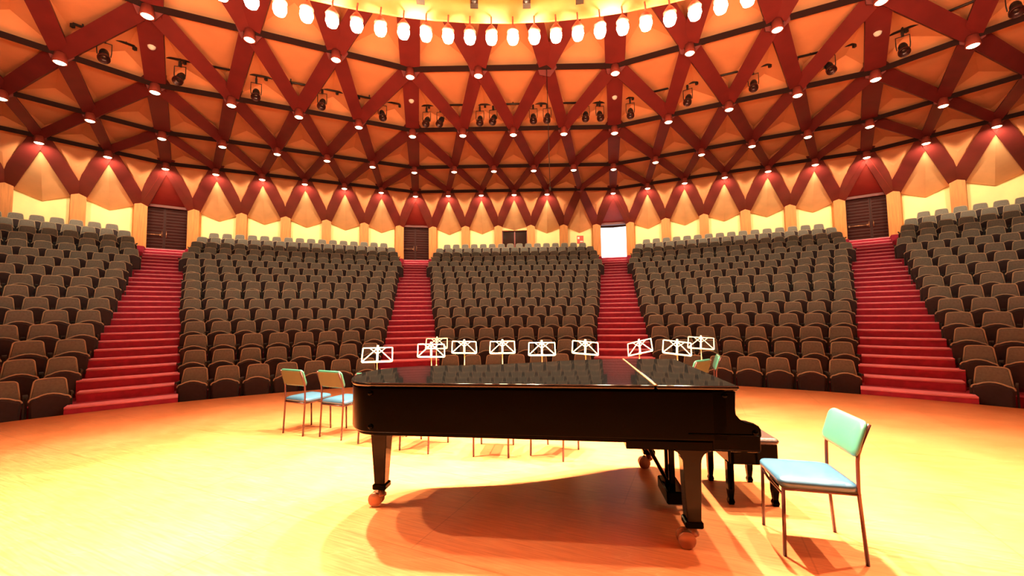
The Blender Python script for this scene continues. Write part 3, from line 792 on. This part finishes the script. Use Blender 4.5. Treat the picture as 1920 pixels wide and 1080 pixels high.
# pedal lyre
g = MB()
g.box((2.38, .70, .62), (.10, .30, .06))
for dy in (-.07, .07): g.box((2.38, .70 + dy, .38), (.045, .03, .46), bev=.006)
g.box((2.39, .70, .12), (.15, .34, .10), bev=.01)
ly = g.build('pedal_lyre', M['gloss'], pn)
for dy in (-.025, .0, .025):
    g = MB(); g.tube([(2.38, .70 + dy, .60), (2.38, .70 + dy, .17)], .005, 6); g.build('pedal_rod', M['brass'], ly)
for dy in (-.09, 0, .09):
    g = MB(); g.box((2.50, .70 + dy, .085), (.12, .035, .012), bev=.003); g.build('pedal', M['brass'], ly)
for dy in (-.1, .1):
    g = MB(); g.tube([(2.12, .70 + dy, .64), (2.35, .70 + dy, .20)], .014, 8); g.build('lyre_strut', M['gloss'], ly)

# piano bench
bc = (Vector((1.717, 4.861, 0)) + Vector((2.118, 5.293, 0))) / 2
bn = empty('piano_bench', bc, PRZ); tag(bn, 'dark wooden piano bench with padded top behind the keyboard end', 'bench')
g = MB(); g.box((0, 0, .515), (.40, .60, .055), bev=.02); bevel(g.build('seat', M['leather'], bn), .008)
g = MB(); g.box((0, 0, .41), (.375, .56, .165), bev=.006); g.build('apron', M['gloss'], bn)
for sx in (-1, 1):
    for sy in (-1, 1):
        g = MB(); x, y = sx * .168, sy * .235
        prof = [(.026, .34), (.024, .12), (.017, .05), (.024, .025), (.018, 0)]
        vs = []
        for w, z in prof: vs += [(x - w, y - w, z), (x + w, y - w, z), (x + w, y + w, z), (x - w, y + w, z)]
        g.add(vs, [(0, 1, 2, 3), tuple(range(16, 20))] + [(a * 4 + i, a * 4 + (i + 1) % 4, a * 4 + 4 + (i + 1) % 4, a * 4 + 4 + i) for a in range(4) for i in range(4)])
        g.build('leg', M['gloss'], bn)

# ------------------------------------------------------------------ stacking chairs
def cushion(w, d, h0, corner=.05, crown=.02, n=10):
    """soft rounded slab centred at origin in (x,y), thickness along z"""
    def ro(sx, sy, z, inset):
        pts = []
        x, y = w / 2 - inset, d / 2 - inset; r = max(.005, corner - inset * .5)
        for cx, cy, a0 in ((x - r, y - r, 0), (-x + r, y - r, 90), (-x + r, -y + r, 180), (x - r, -y + r, 270)):
            for k in range(5):
                a = math.radians(a0 + 90 * k / 4); pts.append((cx + r * math.cos(a), cy + r * math.sin(a), z))
        return pts
    lay = [(-h0 / 2, .012), (-h0 / 2 + .006, .0), (h0 / 2 - .016, 0), (h0 / 2 - .005, .006)] + [(h0 / 2 - .005 + (crown + .005) * math.sin(q * PI / 2), .006 + (min(w, d) / 2 * .97 - .006) * (1 - math.cos(q * PI / 2)) ** .8) for q in (.3, .5, .68, .84)]
    vs = []; fs = []; m = 20
    for z, i in lay: vs += ro(1, 1, z, i)
    for a in range(len(lay) - 1):
        for i in range(m): fs.append((a * m + i, a * m + (i + 1) % m, (a + 1) * m + (i + 1) % m, (a + 1) * m + i))
    fs += [tuple(reversed(range(m))), tuple((len(lay) - 1) * m + i for i in range(m))]
    return vs, fs
def chair_proto():
    r = empty('stacking_chair', (0, 0, 0))      # faces -y
    w, dpt = .20, .21
    vs, fs = cushion(.44, .45, .045, .06, .022)
    h = MB(); h.add([(x, y - .01, z + .455) for x, y, z in vs], fs, True); h.build('seat', M['seat_blue'], r)
    h = MB(); h.box((0, -.01, .428), (.41, .42, .014), bev=.004); h.build('seat_base', M['olive'], r)
    # backrest: slightly curved pad
    vs, fs = cushion(.45, .235, .03, .05, .012); T = Matrix.Rotation(math.radians(100), 4, 'X') 
    out = []
    for x, y, z in vs:
        q = Vector((x, y, z)); q = Matrix.Rotation(math.radians(72), 3, 'X') @ q
        q = Vector((q.x, q.y - .5 * (1 - (x / .23) ** 2) * -.03 , q.z))
        out.append((q.x, q.y + .225, q.z + .755))
    h = MB(); h.add(out, fs, True); h.build('backrest', M['teal'], r)
    h = MB(); q = []
    pts = [(-.20, -.095), (.20, -.095), (.20, .10), (-.20, .10)]
    P3 = [Matrix.Rotation(math.radians(72), 3, 'X') @ Vector((a, b, -.019)) + Vector((0, .225 + .008, .755)) for a, b in pts]
    h.prism(P3, (0, .006, 0)); o = h.build('backrest_backing', M['olive'], r)
    for sx in (-1, 1):
        h = MB(); h.tube([(sx * w, dpt + .02, 0), (sx * w, dpt - .005, .44), (sx * w, dpt, .62), (sx * w, dpt + .008, .68), (sx * w, dpt + .075, .85)], .0115, 8); h.build('leg', M['tube'], r)
        h = MB(); h.tube([(sx * w, -dpt - .01, 0), (sx * w, -dpt, .425)], .0115, 8); h.build('leg', M['tube'], r)
    h = MB()
    for sx in (-1, 1): h.tube([(sx * w, -dpt, .418), (sx * w, dpt, .418)], .010, 8)
    h.tube([(-w, dpt, .418), (w, dpt, .418)], .010, 8)
    h.tube([(-w, -dpt, .40), (-w * .7, -dpt + .02, .355), (w * .7, -dpt + .02, .355), (w, -dpt, .40)], .009, 8)
    h.build('seat_frame', M['tube'], r)
    return r
ch0 = chair_proto()
CH = [((1.95, 4.289), (-.97, .244), 'teal vinyl chair standing alone right of the piano bench, facing the piano', 0.99),
      ((-2.885, 7.13), (.42, .90), 'teal chair with olive back, leftmost of the row behind the piano', .97),
      ((-2.30, 6.94), (.42, .90), 'teal chair with olive back overlapping the tail of the piano', .97),
      ((-1.69, 6.65), (.35, .94), 'teal chair mostly hidden behind the piano tail, white back corner showing', .97),
      ((-1.11, 6.40), (.36, .93), 'chair behind the piano, legs showing right of the tail leg', .97),
      ((-.27, 6.22), (.12, .99), 'chair behind the piano, legs showing under the middle of the case', .97),
      ((.42, 6.13), (.5, .86), 'chair behind the piano turned to the right, legs showing under the case', .97),
      ((2.53, 7.6), (-.6, .8), 'teal chair behind the keyboard end, back peeping above the lid', .97),
      ((2.97, 8.1), (-.93, .36), 'rightmost teal chair behind the piano, back seen edge on', .97)]
for i, ((x, y), (dx, dy), lab, sc) in enumerate(CH):
    o = ch0 if i == 0 else copy_tree(ch0)
    o.location = (x, y, 0); o.rotation_euler = (0, 0, math.atan2(dx, -dy)); o.scale = (sc, sc, 1)
    tag(o, lab, 'chair', 'teal stacking chairs')

# ------------------------------------------------------------------ music stands
def stand_proto():
    r = empty('music_stand', (0, 0, 0))        # desk faces -y
    h = MB(); w, hh = .205, .185; lean = .35
    def q(x, z): return (x, z * lean, .925 + z)
    c = [q(-w, 0), q(w, 0), q(w * .97, hh), q(-w * .97, hh)]
    def bar(a, b, wd=.016): h.beam(a, b, wd, .005, Vector((0, -1, .35)))
    bar(c[0], c[1], .02); bar(c[1], c[2]); bar(c[2], c[3]); bar(c[3], c[0])
    bar(q(0, -.02), q(0, hh + .035), .028); bar(q(0, hh), c[0], .014); bar(q(0, hh), c[1], .014); bar(q(0, .10), q(-w * .55, hh), .01); bar(q(0, .10), q(w * .55, hh), .01)
    h.box((0, -.022, .917), (.38, .045, .006)); h.build('desk', M['stand'], r)
    h = MB(); h.tube([(0, .01, .20), (0, .01, .60)], .011, 8); h.tube([(0, .01, .58), (0, .01, .95)], .008, 8); h.lathe([(.016, .58), (.016, .62)], (0, .01, 0), 8); h.build('pole', M['stand'], r)
    for k in range(3):
        a = k * 2 * PI / 3 + .5; h = MB(); e = (.27 * math.sin(a), .01 + .27 * math.cos(a), .008)
        h.tube([(0, .01, .30), e], .006, 6); h.tube([(0, .01, .16), ((e[0]) * .55, .01 + (e[1] - .01) * .55, .14)], .005, 6); h.build('tripod_leg', M['stand'], r)
    return r
st0 = stand_proto()
STD = [(707, 665, -.15, .0, 'leftmost wire music stand, in front of the left-of-centre aisle seats'), (809, 657, .12, .04, 'front one of two overlapping music stands before the left-of-centre aisle'), (818, 644, -.2, .0, 'rear one of two overlapping music stands before the left-of-centre aisle'),
       (871, 651, .15, .05, 'wire music stand just right of the two overlapping stands'), (942, 651, 0, 0, 'wire music stand in the middle, left of the two central ones'), (1016, 654, 0, 0, 'wire music stand in the middle, right of the two central ones'),
       (1098, 652, .2, .1, 'wire music stand just left of the right-of-centre aisle'), (1198, 651, -.45, -.25, 'tilted music stand before the red stairs right of centre'), (1270, 652, .2, .12, 'wire music stand overlapping the rightmost one from the left'), (1314, 643, .0, .05, 'rightmost wire music stand')]
for i, (x, y, rz, roll, lab) in enumerate(STD):
    o = st0 if i == 0 else copy_tree(st0)
    p = unproject(x, y, 1.02)
    o.location = (p.x, p.y, 0); o.rotation_euler = (0, 0, math.atan2(-p.x, p.y - 1.4) + rz)
    tag(o, lab, 'music stand', 'wire music stands')
    if roll:
        for chd in o.children:
            if chd.name.startswith('desk'): chd.rotation_euler = (0, roll, 0); chd.location = (-1.0 * math.sin(roll), 0, 1.0 * (1 - math.cos(roll)))
